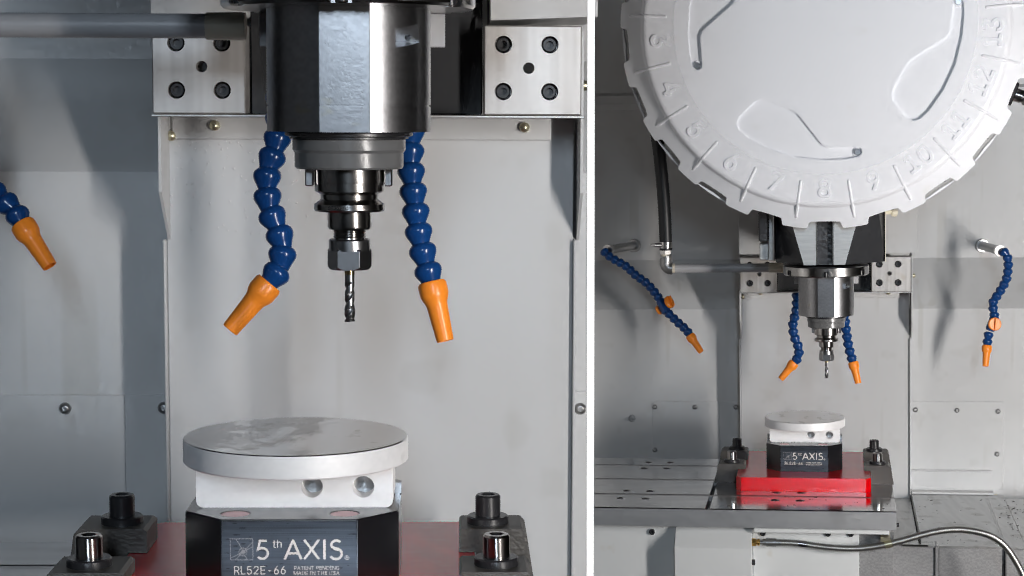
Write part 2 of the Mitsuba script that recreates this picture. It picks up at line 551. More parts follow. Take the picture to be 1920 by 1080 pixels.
hd.part('casting', trimesh.convex.convex_hull(np.array(ring(zb, 0) + ring(.42, 0))), 'cast_paint')
hd.part('rear_casting', box(-.0995, .0935, .1205, .3995, .232, .60, .002), 'cast_paint')
for s in (-1, 1):
    g = .1955 * .275
    q = [(-.0190, zb + .001), (-.0190, .42), (-.0425 - g, .42), (-.0425, zb + .001)] if s < 0 else [(.0150, zb + .001), (.0370, zb + .001), (.0370 + g, .42), (.0150, .42)]
    hd.part('ground_face', ext_y(Polygon(q), -.062, -.0482), 'ground_steel', label='bright ground steel face beside the dark slot')
hd.part('slot_rail', box(.0125, .0147, -.058, -.0482, zb + .001, .42, .0004), 'bright_steel')
hd.part('slot_rail', box(-.0187, -.0165, -.056, -.0482, zb + .001, .42, .0004), 'bright_steel')
hd.part('edge_strip', box(.1152, .1172, .020, .120, .2245, .335, .0005), 'ivory_cap')
hd.part('bracket', box(-.1030, -.1002, -.020, .110, .2300, .42, .001), 'bright_steel', label='bright narrow steel bracket strip')
hd.part('bracket_block', box(-.1310, -.1125, .005, .060, .2300, .2640, .002), 'ground_steel')
hd.part('sensor_block', box(-.1320, -.1120, -.005, .050, .2680, .42, .003), 'cast_paint')
hd.part('sensor_face', box(-.1290, -.1180, -.0075, -.0052, .2830, .40, .001), 'black_oxide')
hd.part('bracket', box(-.1120, -.1033, -.002, .060, .2300, .42, .001), 'ground_steel')
cap = Thing('grease_cap', 'cap', None, 'small ivory grease cap at the upper right corner of the black spindle head')
cap.part('stem', lathe([(0, .012), (.006, .012), (.006, 0), (0, 0)], 20), 'ivory_cap', 35, M=frame((.1172, .05, .3225), (1, 0, 0)))
cap.part('knob', lathe([(0, .012), (.0055, .012), (.0075, .009), (.0075, .002), (.006, 0), (0, 0)], 20), 'ivory_cap', 35, M=frame((.1290, .05, .3205), (1, 0, -.15)))

# ---- spindle nose
sp = Thing('spindle', 'spindle', 'large steel spindle nose of the enlarged machine with a flat and grey seal ring', 'steel spindle nose with one flat and a grey seal ring under the white tool drum')
fl = lathe([(0, .2215), (.0822, .2215), (.0838, .2200), (.0838, .2042), (.0820, .2022), (0, .2022)], 96)
angs = [-90, -32, -148, 30, 90, 150]
nt = []
for a in angs:
    c = box(-.0068, .0068, -.090, -.0765, .2000, .2140, .0003)
    c.apply_transform(trimesh.transformations.rotation_matrix(math.radians(a + 90), [0, 0, 1]))
    nt.append(c)
sp.part('flange_ring', cut(fl, *nt), 'bright_steel', 25)
fb = mikit.ply(lathe([(0, .010), (.0036, .010), (.0040, .009), (.0040, 0), (0, 0)], 18), 'black_oxide', smooth=35)
for a in angs:
    sp.part('flange_bolt', fb, None, M=tr(.0790 * math.cos(math.radians(a)), .0790 * math.sin(math.radians(a)), .2030))
disc = Point(0, 0).buffer(.0542, 40)
flat = disc.intersection(sbox(-.1, -.0519, .1, .1))
body = ext_z(flat, .1393, .2021)
pocket = box(.0318, .0475, -.080, -.0270, .1768, .1888, .0002)
pocket.apply_transform(trimesh.transformations.rotation_matrix(math.radians(14), [1, 0, 0], [.04, -.040, .1828]))
body = cut(body, pocket, trimesh.creation.cylinder(.0020, .03, transform=frame((.0398, -.020, .1828), (.0, -1, 0)), sections=16))
sp.part('nose_body', body, 'dark_steel', 25)
sp.part('nose_lower', cat(ext_z(flat, .1218, .1384), ext_z(flat.buffer(-.0012), .1384, .1393)), 'dark_steel', 25)
sp.part('slinger', lathe([(0, .1217), (.0415, .1217), (.0425, .1208), (.0425, .1190), (.0395, .1182), (.0395, .1170), (0, .1170)], 72), 'black_oxide', 30)
sp.part('seal_ring', lathe([(0, .1172), (.0368, .1172), (.0376, .1164), (.0376, .1098), (.0362, .1078), (.0362, .0985), (.0352, .0972), (0, .0972)], 80), 'grey_plastic', 30, label='grey stepped seal ring')
sp.part('nose_tip', lathe([(0, .0974), (.0232, .0974), (.0232, .0880), (.0222, .0870), (0, .0870)], 64), 'oiled_steel', 30)
for s in (-1, 1):
    sp.part('bracket_tab', box(min(s * .045, s * .0635), max(s * .045, s * .0635), .045, .049, .1790, .2021, .0006), 'grey_pipe')
    sp.part('drive_key', box(min(s * .0235, s * .0288), max(s * .0235, s * .0288), -.008, .008, .0855, .0972, .0008), 'nut_steel')

th = Thing('tool_holder', 'tool holder', 'polished tool holder hanging from the enlarged spindle, holding the end mill', 'polished tool holder hanging from the spindle of the smaller machine')
th.part('flange', lathe([(0, .0870), (.0200, .0870), (.0200, .0905), (.0222, .0905), (.0230, .0897), (.0230, .0822), (.0192, .0800), (.0190, .0768), (.0222, .0742), (.0234, .0736), (.0236, .0700), (.0226, .0688), (0, .0688)], 72), 'oiled_steel', 28)
th.part('shank', lathe([(0, .0690), (.0146, .0690), (.0146, .0585), (.0138, .0568), (.0116, .0560), (0, .0560)], 56), 'oiled_steel', 28)
zz, pf = .0566, [(0, .0566)]
for k in range(4):
    pf += [(.0110, zz - k * .0016), (.0102, zz - k * .0016 - .0008)]
th.part('thread', lathe(pf + [(.0104, .0498), (0, .0498)], 48), 'oiled_steel', 20)
th.part('collet_nut', lathe([(0, .0502), (.0130, .0502), (.0139, .0494), (.0139, .0425), (0, .0425)], 56), 'nut_steel', 28)
hexa = Polygon([(.0148 * math.cos(math.radians(60 * k)), .0148 * math.sin(math.radians(60 * k))) for k in range(6)])
hx = unman(man(ext_z(hexa, .0298, .0440)) ^ man(lathe([(0, .0460), (.0122, .0460), (.0147, .0425), (.0147, .0318), (.0130, .0298), (0, .0298)], 56)))
th.part('hexagon', hx, 'nut_steel', 22)
tx = meshkit.text_mesh('BT30 ER16 2.36"', .0022, .0002)
v = np.array(tx.vertices)
v[:, 0] -= (v[:, 0].max() + v[:, 0].min()) / 2
a = v[:, 0] / .0238 + .10
tx.vertices = np.stack([.0236 * np.sin(a) - .003, -.0236 * np.cos(a) - v[:, 2], v[:, 1] + .0708], -1)
th.part('marking', tx, 'black_oxide', label='dark engraved lettering on the flange rim', only='L')

em = Thing('end_mill', 'end mill', 'thin fluted end mill in the collet of the enlarged machine', 'tiny fluted end mill in the collet of the smaller machine')
em.part('shank', lathe([(0, .0310), (.0034, .0310), (.0033, .0262), (.0032, .0215), (.0020, .0205), (0, .0205)], 28), 'nut_steel', 30)
em.part('coating', lathe([(.0034, .0301), (.00352, .0300), (.0034, .0264), (.0033, .0262)], 28), 'tan_steel', 30)
nz, na = 90, 48
V, Fc = [], []
for i in range(nz):
    z = .0212 - (.0267) * i / (nz - 1)
    tw = (z - .0165) / .0115 * math.pi * 1.15
    R = .0033 + (.0004 if z < .004 else 0) * min(1, max(0, (.004 - z) / .001))
    for k in range(na):
        t = 2 * math.pi * k / na
        r = R * (1 - .45 * max(0, math.cos(2 * (t - tw))) ** 1.2)
        if z < .004:
            r *= 1 - .05 * (1 if math.sin(z / .0007 * math.pi * 2) > 0 else 0)
        V.append((r * math.cos(t), r * math.sin(t), z))
for i in range(nz - 1):
    for k in range(na):
        a, b = i * na + k, i * na + (k + 1) % na
        Fc += [(a, a + na, b + na), (a, b + na, b)]
V += [(0, 0, .0212), (0, 0, -.0052)]
for k in range(na):
    Fc += [(len(V) - 2, k, (k + 1) % na), (len(V) - 1, (nz - 1) * na + (k + 1) % na, (nz - 1) * na + k)]
em.part('fluted_tip', trimesh.Trimesh(V, Fc, process=False), 'nut_steel', 25)

# ---- flexible coolant hoses
BEAD = mikit.ply(lathe([(0, .0002), (.0066, .0000), (.0082, .0008), (.0098, .0026), (.0105, .0050), (.0104, .0068), (.0095, .0092), (.0080, .0120), (.0067, .0150), (.0060, .0172), (0, .0172)], 32), 'blue_plastic', smooth=50)
NOZ = mikit.ply(lathe([(0, .0), (.0066, .0), (.0096, -.001), (.0108, .001), (.0108, .0085), (.0100, .0115), (.0083, .0150), (.0078, .0185), (.0064, .0440), (.0054, .0443), (.0050, .0430), (.0056, .0200), (0, .0200)], 36), 'orange_plastic', smooth=40)


def hose(t, pts, step=.0152, root=None, valve=None):
    """Beads strung along the path, the nozzle last."""
    P = smooth_path(pts, 24)
    s = np.r_[0, np.cumsum(np.linalg.norm(np.diff(P, axis=0), axis=1))]
    total = s[-1]
    at = lambda q: np.array([np.interp(q, s, P[:, k]) for k in range(3)])
    end = total - .040
    n = max(1, int(round(end / step)))
    st_ = end / n
    for k in range(n):
        a, b = at(k * st_), at(min(total, k * st_ + st_))
        if valve is not None and abs(k * st_ + st_ / 2 - valve * total) < st_ * 1.05:
            continue
        t.part('segment', BEAD, None, M=frame(a, b - a, (0, -1, 0)))
    t.part('nozzle', NOZ, None, M=frame(at(end), at(total) - at(end), (0, -1, 0)))
    if valve is not None:
        c, d = at(valve * total), at(valve * total + .01) - at(valve * total - .01)
        t.part('valve_body', lathe([(0, .017), (.008, .017), (.0105, .013), (.0105, -.013), (.008, -.017), (0, -.017)], 28), 'blue_plastic', 40, M=frame(c, d, (0, -1, 0)))
        return c, d


h1 = Thing('coolant_hose', 'hose', 'blue jointed coolant hose left of the enlarged spindle, orange nozzle slanting down left', 'blue jointed coolant hose just left of the spindle on the smaller machine', group='jointed coolant hoses')
hose(h1, [(-.0610, .16, .150), (-.0612, .159, .1290), (-.0616, .1557, .1157), (-.0642, .1514, .1044), (-.0690, .1460, .0912), (-.0690, .1415, .0746), (-.0664, .1375, .0599), (-.0590, .1338, .0452), (-.0560, .1300, .0303), (-.0599, .1260, .0158), (-.0688, .1220, .0062), (-.0909, .1180, -.0210)])
h2 = Thing('coolant_hose', 'hose', 'blue jointed coolant hose right of the enlarged spindle, orange nozzle pointing nearly down', 'blue jointed coolant hose just right of the spindle on the smaller machine', group='jointed coolant hoses')
hose(h2, [(.0380, .165, .140), (.0375, .16, .1244), (.0370, .1585, .1150), (.0372, .155, .1020), (.0372, .152, .0900), (.0396, .149, .0740), (.0412, .1465, .0586), (.0436, .144, .0428), (.0470, .141, .0284), (.0515, .138, .0125), (.0548, .135, .0032), (.0622, .130, -.0300)])
h3 = Thing('coolant_hose', 'hose', 'blue jointed hose end with orange nozzle at the far left of the enlarged machine', 'blue jointed hose with an orange valve knob on the left wall of the smaller machine', group='jointed coolant hoses')
c, d = hose(h3, [(-.5007, .45, .2203), (-.4812, .4425, .2039), (-.4600, .4350, .1928), (-.4412, .4275, .1819), (-.4257, .42, .1668), (-.4071, .4125, .1554), (-.3910, .4050, .1422), (-.3774, .3975, .1268), (-.3650, .39, .1101), (-.3539, .3825, .0901), (-.3352, .3750, .0730), (-.3206, .3675, .0596), (-.3054, .36, .0486), (-.2968, .3525, .0329), (-.2766, .345, .0066)], valve=.60)
knob = lathe([(0, .008), (.0125, .008), (.0140, .0065), (.0140, .0015), (.0125, 0), (0, 0)], 30)
fin = box(-.002, .002, -.012, .012, .008, .014, .001)
h3.part('valve_knob', cat(knob, fin), 'orange_plastic', 35, M=frame(c + np.array([.011, -.006, .008]), (.80, -.45, .50)))
h3.part('valve_knob', lathe([(0, .005), (.009, .005), (.0105, .003), (.0105, 0), (0, 0)], 30), 'orange_plastic', 35, M=frame(c - np.array([.009, -.003, .008]), (-.80, .2, -.50)))
h3.part('pipe', tube([(-.446, .622, .2180), (-.4905, .462, .2200)], .0098, 20), 'galvanised', 40)
h3.part('pipe_flange', lathe([(0, .012), (.0145, .012), (.0155, .010), (.0155, 0), (0, 0)], 28), 'galvanised', 40, M=frame((-.446, .622, .2180), (-.27, -1, .01)))
h3.part('fitting', lathe([(0, .014), (.0118, .014), (.0118, 0), (0, 0)], 28), 'bright_steel', 40, M=frame((-.4875, .474, .2198), (-.27, -1, .01)))
h4 = Thing('coolant_hose', 'hose', None, 'blue jointed hose with a facing orange valve knob hanging on the right wall', group='jointed coolant hoses')
c, d = hose(h4, [(.3727, .4, .2171), (.3824, .396, .2069), (.3852, .392, .1859), (.3830, .388, .1649), (.3783, .384, .1480), (.3691, .38, .1346), (.3626, .376, .1218), (.3518, .372, .1113), (.3504, .368, .0979), (.3545, .364, .0833), (.3498, .36, .0619), (.3410, .356, .0390), (.3385, .352, .0214), (.3368, .348, .0090), (.3341, .340, -.0232)], valve=.66)
h4.part('valve_knob', cat(knob, fin), 'orange_plastic', 35, M=frame(c + np.array([.002, -.012, .0]), (.25, -1, .1), (.1, 0, 1)))
h4.part('pipe', tube([(.347, .622, .2110), (.3690, .405, .2150)], .0098, 20), 'galvanised', 40)
h4.part('pipe_flange', lathe([(0, .012), (.0145, .012), (.0155, .010), (.0155, 0), (0, 0)], 28), 'galvanised', 40, M=frame((.347, .622, .2110), (.1, -1, .02)))
h4.part('fitting', lathe([(0, .016), (.0118, .016), (.0118, 0), (0, 0)], 28), 'bright_steel', 40, M=frame((.3675, .420, .2148), (.1, -1, .02)))

# ---- grey feed pipe and black hose
pp = Thing('feed_pipe', 'pipe', 'grey horizontal feed pipe with a beige end running behind the enlarged spindle', 'grey horizontal feed pipe with a steel elbow left of the spindle')
pp.part('tube', lathe([(0, .196), (.0094, .196), (.0094, 0), (0, 0)], 32), 'grey_pipe', 40, M=frame((-.3160, .20, .1990), (1, 0, 0)))
pp.part('end_fitting', lathe([(0, .030), (.0104, .030), (.0108, .026), (.0104, 0), (0, 0)], 32), 'beige_plastic', 40, M=frame((-.1200, .20, .1990), (1, 0, 0)))
pp.part('thread_seal', lathe([(0, .0055), (.0098, .0055), (.0098, 0), (0, 0)], 28), 'beige_plastic', 40, M=frame((-.3214, .20, .1990), (1, 0, 0)))
arc = [(-.3215, .20, .1990), (-.3250, .20, .1990)] + [(-.3250 - .0110 * math.sin(t), .20, .2100 - .0110 * math.cos(t)) for t in np.linspace(.2, math.pi / 2 - .2, 6)] + [(-.3360, .20, .2110), (-.3360, .20, .2245)]
pp.part('elbow', tube(smooth_path(arc, 4), .0128, 28), 'galvanised', 40)
pp.part('thread_seal', lathe([(0, .005), (.0098, .005), (.0098, 0), (0, 0)], 28), 'beige_plastic', 40, M=tr(-.336, .20, .2246))
hexn = Polygon([(.0128 * math.cos(math.radians(60 * k + 30)), .0128 * math.sin(math.radians(60 * k + 30))) for k in range(6)])
hn = ext_z(hexn, 0, .0075)
hn.apply_translation([-.336, .20, .2297])
pp.part('hex_nipple', hn, 'bright_steel')
bh = Thing('black_hose', 'hose', None, 'thick black rubber hose dropping to the steel pipe elbow behind the tool drum')
bh.part('tube', tube(smooth_path([(-.3352, .20, .2376), (-.3355, .20, .27), (-.3375, .20, .33), (-.3440, .20, .42), (-.3530, .20, .50), (-.364, .21, .60), (-.38, .23, .72)], 8), .0134, 24), 'black_rubber', 40)
bh.part('hose_clamp', lathe([(.0133, .0), (.0142, .0), (.0142, .0130), (.0133, .0130)], 32), 'bright_steel', 30, M=tr(-.3356, .20, .2425))
bh.part('clamp_screw', cat(lathe([(0, .014), (.0045, .014), (.0045, 0), (0, 0)], 18), lathe([(0, .022), (.003, .022), (.003, .014), (0, .014)], 12)), 'galvanised', 35, M=frame((-.3440, .188, .2490), (-.75, -.25, .05)))

# ---- tool drum (carousel)
CX, CZ, RO = .0030, .6850, .3780
NP, STEP = 21, 2 * math.pi / 21
dm = Thing('tool_drum', 'tool changer', 'white tool drum above the frame over the enlarged machine, out of sight', 'big white round tool drum with raised pocket numbers and ribs')


def drum_shell():
    """Front skin: plateau ring, number ring, rounded step, cone, notched rim folded back."""
    n = NP * 48
    th_ = np.arange(n) * 2 * math.pi / n
    ph = ((th_ + STEP / 2) % STEP) - STEP / 2
    lo, hi = math.radians(4.35), math.radians(5.2)
    w = np.clip((np.abs(ph) - lo) / (hi - lo), 0, 1)
    w = w * w * (3 - 2 * w)
    rin = RO - .0150 + .002 * (np.abs(ph) / lo) ** 2
    rout = rin * (1 - w) + RO * w
    prof = [(.2740, -.1500), (.2775, -.1494), (.2830, -.1490), (.3240, -.1462), (.3285, -.1452), (.3320, -.1430), (.3345, -.1395), (.3360, -.1340), (.3385, -.1310)]
    v, rings = [], []
    for r, y in prof:
        rings.append(len(v))
        v += [(r * math.sin(t), y, -r * math.cos(t)) for t in th_]
    for f_ in (.5, 1.0):
        rings.append(len(v))
        v += [((.3385 + (R - .3385) * f_) * math.sin(t), -.1310 + .0265 * ((.3385 + (R - .3385) * f_) - .3385) / (RO - .3385), -(.3385 + (R - .3385) * f_) * math.cos(t)) for t, R in zip(th_, rout)]
    rings.append(len(v))
    v += [((R - .0006) * math.sin(t), -.0980, -(R - .0006) * math.cos(t)) for t, R in zip(th_, rout)]
    rings.append(len(v))
    v += [((R - .0035) * math.sin(t), -.0980, -(R - .0035) * math.cos(t)) for t, R in zip(th_, rout)]
    f = []
    for a, b in zip(rings[:-1], rings[1:]):
        k = np.arange(n)
        k2 = (k + 1) % n
        f.append(np.stack([a + k, b + k, b + k2], -1))
        f.append(np.stack([a + k, b + k2, a + k2], -1))
    m = trimesh.Trimesh(np.array(v), np.vstack(f), process=False)
    m.invert()
    m.apply_translation([CX, 0, CZ])
    return m


dm.part('shell', drum_shell(), 'shell_plastic', 40)
# comma-shaped sunken pockets in the plateau, from their outlines in the drum's plane (x, z from the hub)
com = [(.060, -.2430), (.068, -.2370), (.066, -.2265), (.058, -.2255), (.008, -.2265), (-.004, -.2210), (-.0260, -.1930), (-.0480, -.1640), (-.0600, -.1560), (-.0960, -.1400), (-.1140, -.1350), (-.1260, -.1380), (-.1560, -.1660), (-.1600, -.1780), (-.1560, -.1900), (-.1400, -.2040), (-.1000, -.2260), (-.0520, -.2420), (.0, -.2480), (.040, -.2470)]
comma = Polygon(com).buffer(-.006).buffer(.006)
comma = comma.buffer(.005).buffer(-.005)
pockets = [affinity.rotate(comma, a, origin=(0, 0)) for a in (0, 83.5, -87.5, 174)]
plate = Point(0, 0).buffer(.2745, 90)
layers = []
for k, (off, y0, y1) in enumerate(((.0022, -.1502, -.1497), (.0012, -.1497, -.1490), (.0004, -.1490, -.1480), (0, -.1480, -.1405))):
    layers.append(ext_y(plate.difference(unary_union([p.buffer(off) for p in pockets])), y0, y1))
face = cat(*layers)
face.apply_translation([CX, 0, CZ])
dm.part('face_plate', face, 'shell_plastic')
fl_ = cat(*[ext_y(p.buffer(.001), -.1420, -.1400) for p in pockets])
for i, p in enumerate(pockets):
    m = ext_y(p.buffer(.0008), -.1425, -.1402)
    m.apply_translation([CX, 0, CZ])
    dm.part('recess_floor', m, 'shell_plastic')
boss = mikit.ply(lathe([(0, .0016), (.0088, .0016), (.0104, 0), (0, 0)], 28), 'shell_plastic', smooth=40)
dscr = mikit.ply(socket_screw(.0058, .0050), 'nut_steel', smooth=35)
for a in (0, -87.5, 83.5, 174):
    q = affinity.rotate(Point(.0600, -.2345), a, origin=(0, 0))
    dm.part('screw_boss', boss, None, M=face_front(CX + q.x, -.1425, CZ + q.y))
    dm.part('screw', dscr, None, M=face_front(CX + q.x, -.1439, CZ + q.y))
rib = mikit.ply(trimesh.convex.convex_hull(np.vstack([trimesh.creation.icosphere(2, .0033).vertices * [1, 1, 1] + p for p in ([0, -.1474, -.2905], [0, -.1450, -.3240], [0, -.1440, -.3285])])), 'shell_plastic', smooth=50)
rib2 = mikit.ply(trimesh.convex.convex_hull(np.vstack([trimesh.creation.icosphere(2, .0030).vertices + p for p in ([0, -.1435, -.3275], [0, -.1325, -.3375], [0, -.1160, -.3580])])), 'shell_plastic', smooth=50)


def about(a):
    """Turn by a about the drum's axis, then move to the hub; a = 0 hangs straight down, growing to the right."""
    m = np.eye(4)
    m[0, 0], m[0, 2], m[2, 0], m[2, 2] = math.cos(a), -math.sin(a), math.sin(a), math.cos(a)
    return tr(CX, 0, CZ) @ m


for k in range(-6, 6):
    a = (k + .5) * STEP
    dm.part('rib', rib, None, M=about(a))
    dm.part('rib_foot', rib2, None, M=about(a))
for k in range(-6, 7):
    t_ = meshkit.text_mesh(str(8 + k), .0335, .0030, bold=True)
    v = np.array(t_.vertices)
    v[:, 0] -= (v[:, 0].min() + v[:, 0].max()) / 2
    t_.vertices = np.stack([v[:, 0] * .96, -.1466 - v[:, 2] + .0002, v[:, 1] - .3170], -1)
    if t_.volume < 0:
        t_.invert()
    dm.part('number', t_, 'shell_plastic', M=about(k * STEP), label=f'raised number {8 + k} on the drum rim', only='R')
back = lathe([(0, -.062), (.3590, -.062), (.3620, -.064), (.3620, -.0880), (0, -.0880)], 126)
back.apply_transform(frame((CX, 0, CZ), (0, 1, 0)))
dm.part('back_plate', back, 'black_oxide', 30)
aa = np.linspace(-math.radians(5.2), math.radians(5.2), 15)
cres = Polygon([(.3752 * math.sin(q), -.3752 * math.cos(q)) for q in aa] + [((.3706 + .0030 * abs(q) / .09) * math.sin(q), -(.3706 + .0030 * abs(q) / .09) * math.cos(q)) for q in aa[::-1]])
cres = mikit.ply(ext_y(cres, -.0975, -.0700), 'shell_plastic', smooth=30)
for k in range(-6, 7):
    if abs(k) > 1 and k != 4:
        dm.part('pocket_lip', cres, None, M=about(k * STEP))
grip = mikit.ply(cat(box(-.010, .010, -.092, -.076, -.3620, -.350, .002), lathe([(0, .006), (.005, .006), (.005, 0), (0, 0)], 14).apply_transform(frame((.017, -.090, -.3610), (0, -1, 0)))), 'black_oxide')
for k in range(-6, 7):
    dm.part('pocket_grip', grip, None, M=about(k * STEP), only='R')

rt = Thing('spare_tool_holder', 'tool holder', None, 'chrome tool holder sticking out of the right side of the white drum')
rt.part('pocket_cup', lathe([(0, .352), (.016, .352), (.022, .366), (.0225, .370), (0, .370)][::-1], 32), 'black_oxide', 40, M=about(4 * STEP) @ frame((0, -.085, 0), (0, 0, -1), (0, -1, 0)))
rt.part('shank', lathe([(0, .366), (.0115, .366), (.0125, .368), (.0125, .3835), (.0105, .3845), (.0105, .388), (0, .388)][::-1], 32), 'bright_steel', 30, M=about(4 * STEP) @ frame((0, -.085, 0), (0, 0, -1), (0, -1, 0)))
rt.part('collet_nut', lathe([(0, .388), (.0120, .388), (.0132, .390), (.0132, .398), (.0150, .400), (.0150, .425), (0, .425)][::-1], 6), 'nut_steel', M=about(4 * STEP) @ frame((0, -.085, 0), (0, 0, -1), (0, -1, 0)))
rt2 = Thing('spare_tool_holder', 'tool holder', None, 'dark tool holder half hidden at the upper left edge of the white drum')
rt2.part('shank', lathe([(0, .366), (.0165, .366), (.0185, .370), (.0185, .382), (.012, .384), (.012, .396), (0, .396)][::-1], 32), 'black_oxide', 30, M=about(-6 * STEP) @ frame((0, -.075, 0), (0, 0, -1), (0, -1, 0)))

SC = tr(CX - .004, 0, CZ + .003) @ np.diag([1.03, 1, 1.03, 1]) @ tr(-CX, 0, -CZ)
for t in (dm, rt, rt2):
    t.parts = [(p, d, SC @ M, lab, only) for p, d, M, lab, only in t.parts]

# ---- machine table
TZ = -.2330
tb = Thing('machine_table', 'table', 'ground steel machine table, a dark strip at the lower left under the enlarged vise', 'ground steel machine table with long slots and paired holes')
YF, YB, XR, XC = -.1900, .3300, .1305, -.2270
slots = (.2430, .0890, -.0650)
edges = [YF] + [q for s in slots[::-1] for q in (s - .0065, s + .0065)] + [YB]
holes = [(-.4000, -.0290), (-.3525, -.0300), (-.4040, -.1030), (-.3545, -.1040), (-.1000, -.0290), (-.0515, -.0265), (-.1005, -.1015), (-.0520, -.1030), (-.3865, .2810), (-.3390, .2830), (-.3890, .2130), (-.3410, .2150)]
for x0, x1 in ((-.78, XC - .0035), (XC + .0035, XR)):
    for y0, y1 in zip(edges[::2], edges[1::2]):
        tb.part('slot_flank', box(x0 + .0004, x1 - .0004, y0 + .0003, y1 - .0003, TZ - .0160, TZ - .0042, .0003), 'table_side')
        b = box(x0, x1, y0, y1, TZ - .0040, TZ, .0009)
        hs = [trimesh.creation.cylinder(.0082, .05, sections=28, transform=tr(x, y, TZ)) for x, y in holes if x0 < x < x1 and y0 < y < y1]
        cs = [lathe([(0, .004), (.0105, .0008), (.0090, -.0012), (0, -.0012)], 28).apply_transform(tr(x, y, TZ)) for x, y in holes if x0 < x < x1 and y0 < y < y1]
        tb.part('top_strip', cut(b, *hs, *cs) if hs else b, 'table_steel', 25)
for s_ in slots:
    tb.part('slot_strip', box(-.78, XR - .001, s_ - .0063, s_ + .0063, TZ - .0100, TZ - .0006, .0004), 'table_side')
tb.part('body', box(-.78, XR - .0004, YF + .0006, YB, TZ - .0365, TZ - .0163, .0008), 'table_side')
tb.part('front_face', box(-.78, XR, YF - .0012, YF + .0004, TZ - .0362, TZ - .0016, .0006), 'table_side')
tb.part('end_screw', mikit.ply(socket_screw(.004, .005), 'black_oxide', smooth=35), None, M=frame((XR, -.17, TZ - .030), (1, 0, 0)), only='R')

apr = Thing('table_apron', 'cover', None, 'pale painted apron under the front of the machine table with black screws')
apr.part('left_panel', box(-.78, -.2905, -.150, -.10, -.60, -.2698, .0012), 'apron_paint')
apr.part('right_panel', box(-.1425, .0610, -.150, -.10, -.60, -.2698, .0012), 'apron_paint')
apr.part('rail', box(-.1390, .1170, -.1820, -.1502, -.2800, -.2699, .0012), 'apron_paint')
asc = mikit.ply(socket_screw(.0056, .0060), 'black_oxide', smooth=35)
for x, z in ((-.3380, -.2890), (-.1225, -.2875), (.0018, -.2865), (.0452, -.2860)):
    apr.part('screw', asc, None, M=face_front(x, -.150, z))
bx = Thing('motor_cover', 'cover', None, 'pale box cover with a sloped top projecting under the table front')
bx.part('', ext_x(Polygon([(-.1502, -.2702), (-.1535, -.2702), (-.1960, -.3050), (-.1985, -.3090), (-.1985, -.60), (-.1502, -.60)]), -.2900, -.1430), 'apron_paint', 20)
bscr = Thing('cover_screw', 'screw', None, 'dark screw head on the right flank of the pale box cover')
bscr.part('', socket_screw(.0055, .006), 'black_oxide', 35, M=frame((-.1430, -.175, -.3400), (1, 0, 0)))

bs = Thing('machine_bed', 'machine bed', None, 'speckled grey cast base blocks below the table at the lower right')
bs.part('block', box(.0612, .1265, -.135, .02, -.60, -.2710, .002), 'base_paint')
bs.part('block', box(.1270, .2120, .022, .06, -.60, -.3462, .002), 'base_paint')
bs.part('joint_rib', box(.2122, .2185, .014, .06, -.60, -.3455, .0015), 'base_paint')
bs.part('block', box(.2187, .3480, .020, .06, -.60, -.3485, .002), 'base_paint')
bs.part('block', box(.3483, .80, .008, .06, -.60, -.3475, .002), 'base_paint')
wc = Thing('way_cover', 'cover', None, 'flat worn sheet-steel way cover right of the table, split by a dark gap')
wc.part('left_sheet', box(.1000, .1810, .020, .5370, -.3475, -.3435, .0008), 'sheet_steel')
wc.part('divider', box(.1822, .1850, .030, .5240, -.4200, -.3330, .0006), 'black_oxide')
wc.part('middle_sheet', box(.1865, .3470, .018, .5240, -.3500, -.3462, .0003), 'sheet_steel')
wc.part('seam_strip', box(.3472, .3510, .018, .5240, -.3500, -.3460, .0003), 'sheet_steel')
wc.part('right_sheet', box(.3512, .3882, .010, .5300, -.3500, -.3457, .0003), 'sheet_steel')
wc.part('outer_sheet', box(.3884, .80, .002, .4850, -.3500, -.3446, .0004), 'sheet_steel')
wc.part('front_fold', box(.1470, .1985, .012, .0195, -.3475, -.3425, .0008), 'bright_steel')

# ---- steel conduit on the apron
cd = Thing('steel_conduit', 'hose', None, 'ribbed steel conduit with a brass fitting looping to the right under the table')
xb = -.1430
fx = lambda x: frame((x, -.168, -.3020), (1, 0, -.01))
cd.part('brass_nut', lathe([(0, .0075), (.0078, .0075), (.0078, 0), (0, 0)], 6), 'brass', M=fx(xb))
cd.part('brass_nut', lathe([(0, .0070), (.0050, .0070), (.0066, .0055), (.0066, .0025), (.0050, .001), (.0050, -.001), (0, -.001)], 24), 'brass', 35, M=fx(xb + .0085))
cd.part('adapter', lathe([(0, .040), (.0066, .040), (.0066, .0315), (.0082, .0310), (.0082, .0120), (.0066, .0110), (.0066, .0052), (.0035, .0050), (.0035, 0), (0, 0)], 24), 'galvanised', 25, M=fx(xb + .0155))
cp = [(-.0880, -.168, -.3024), (-.0720, -.168, -.3024), (-.0400, -.168, -.3050), (-.0100, -.169, -.3085), (.0200, -.170, -.3105), (.0550, -.170, -.3105), (.0900, -.170, -.3060), (.1150, -.170, -.3005), (.1500, -.168, -.2910), (.1800, -.166, -.2820), (.2150, -.163, -.2745), (.2500, -.160, -.2725), (.2800, -.160, -.2760), (.3090, -.160, -.2850), (.3300, -.160, -.3000), (.3480, -.160, -.3240), (.3620, -.160, -.3500), (.3740, -.160, -.3900), (.380, -.16, -.45)]
P = smooth_path(cp, 40)
s = np.r_[0, np.cumsum(np.linalg.norm(np.diff(P, axis=0), axis=1))]
q = np.arange(0, s[-1], .00062)
P = np.stack([np.interp(q, s, P[:, k]) for k in range(3)], -1)
rr = np.where((np.arange(len(q)) % 6) < 3, .0069, .0058)
cd.part('ribbed_tube', tube(P, rr, 20), 'conduit_steel', 40)
i0 = int(.05 / .00062)
cd.part('ferrule', tube(P[i0 - 26:i0 + 1], .0070, 20), 'bright_steel', 40)
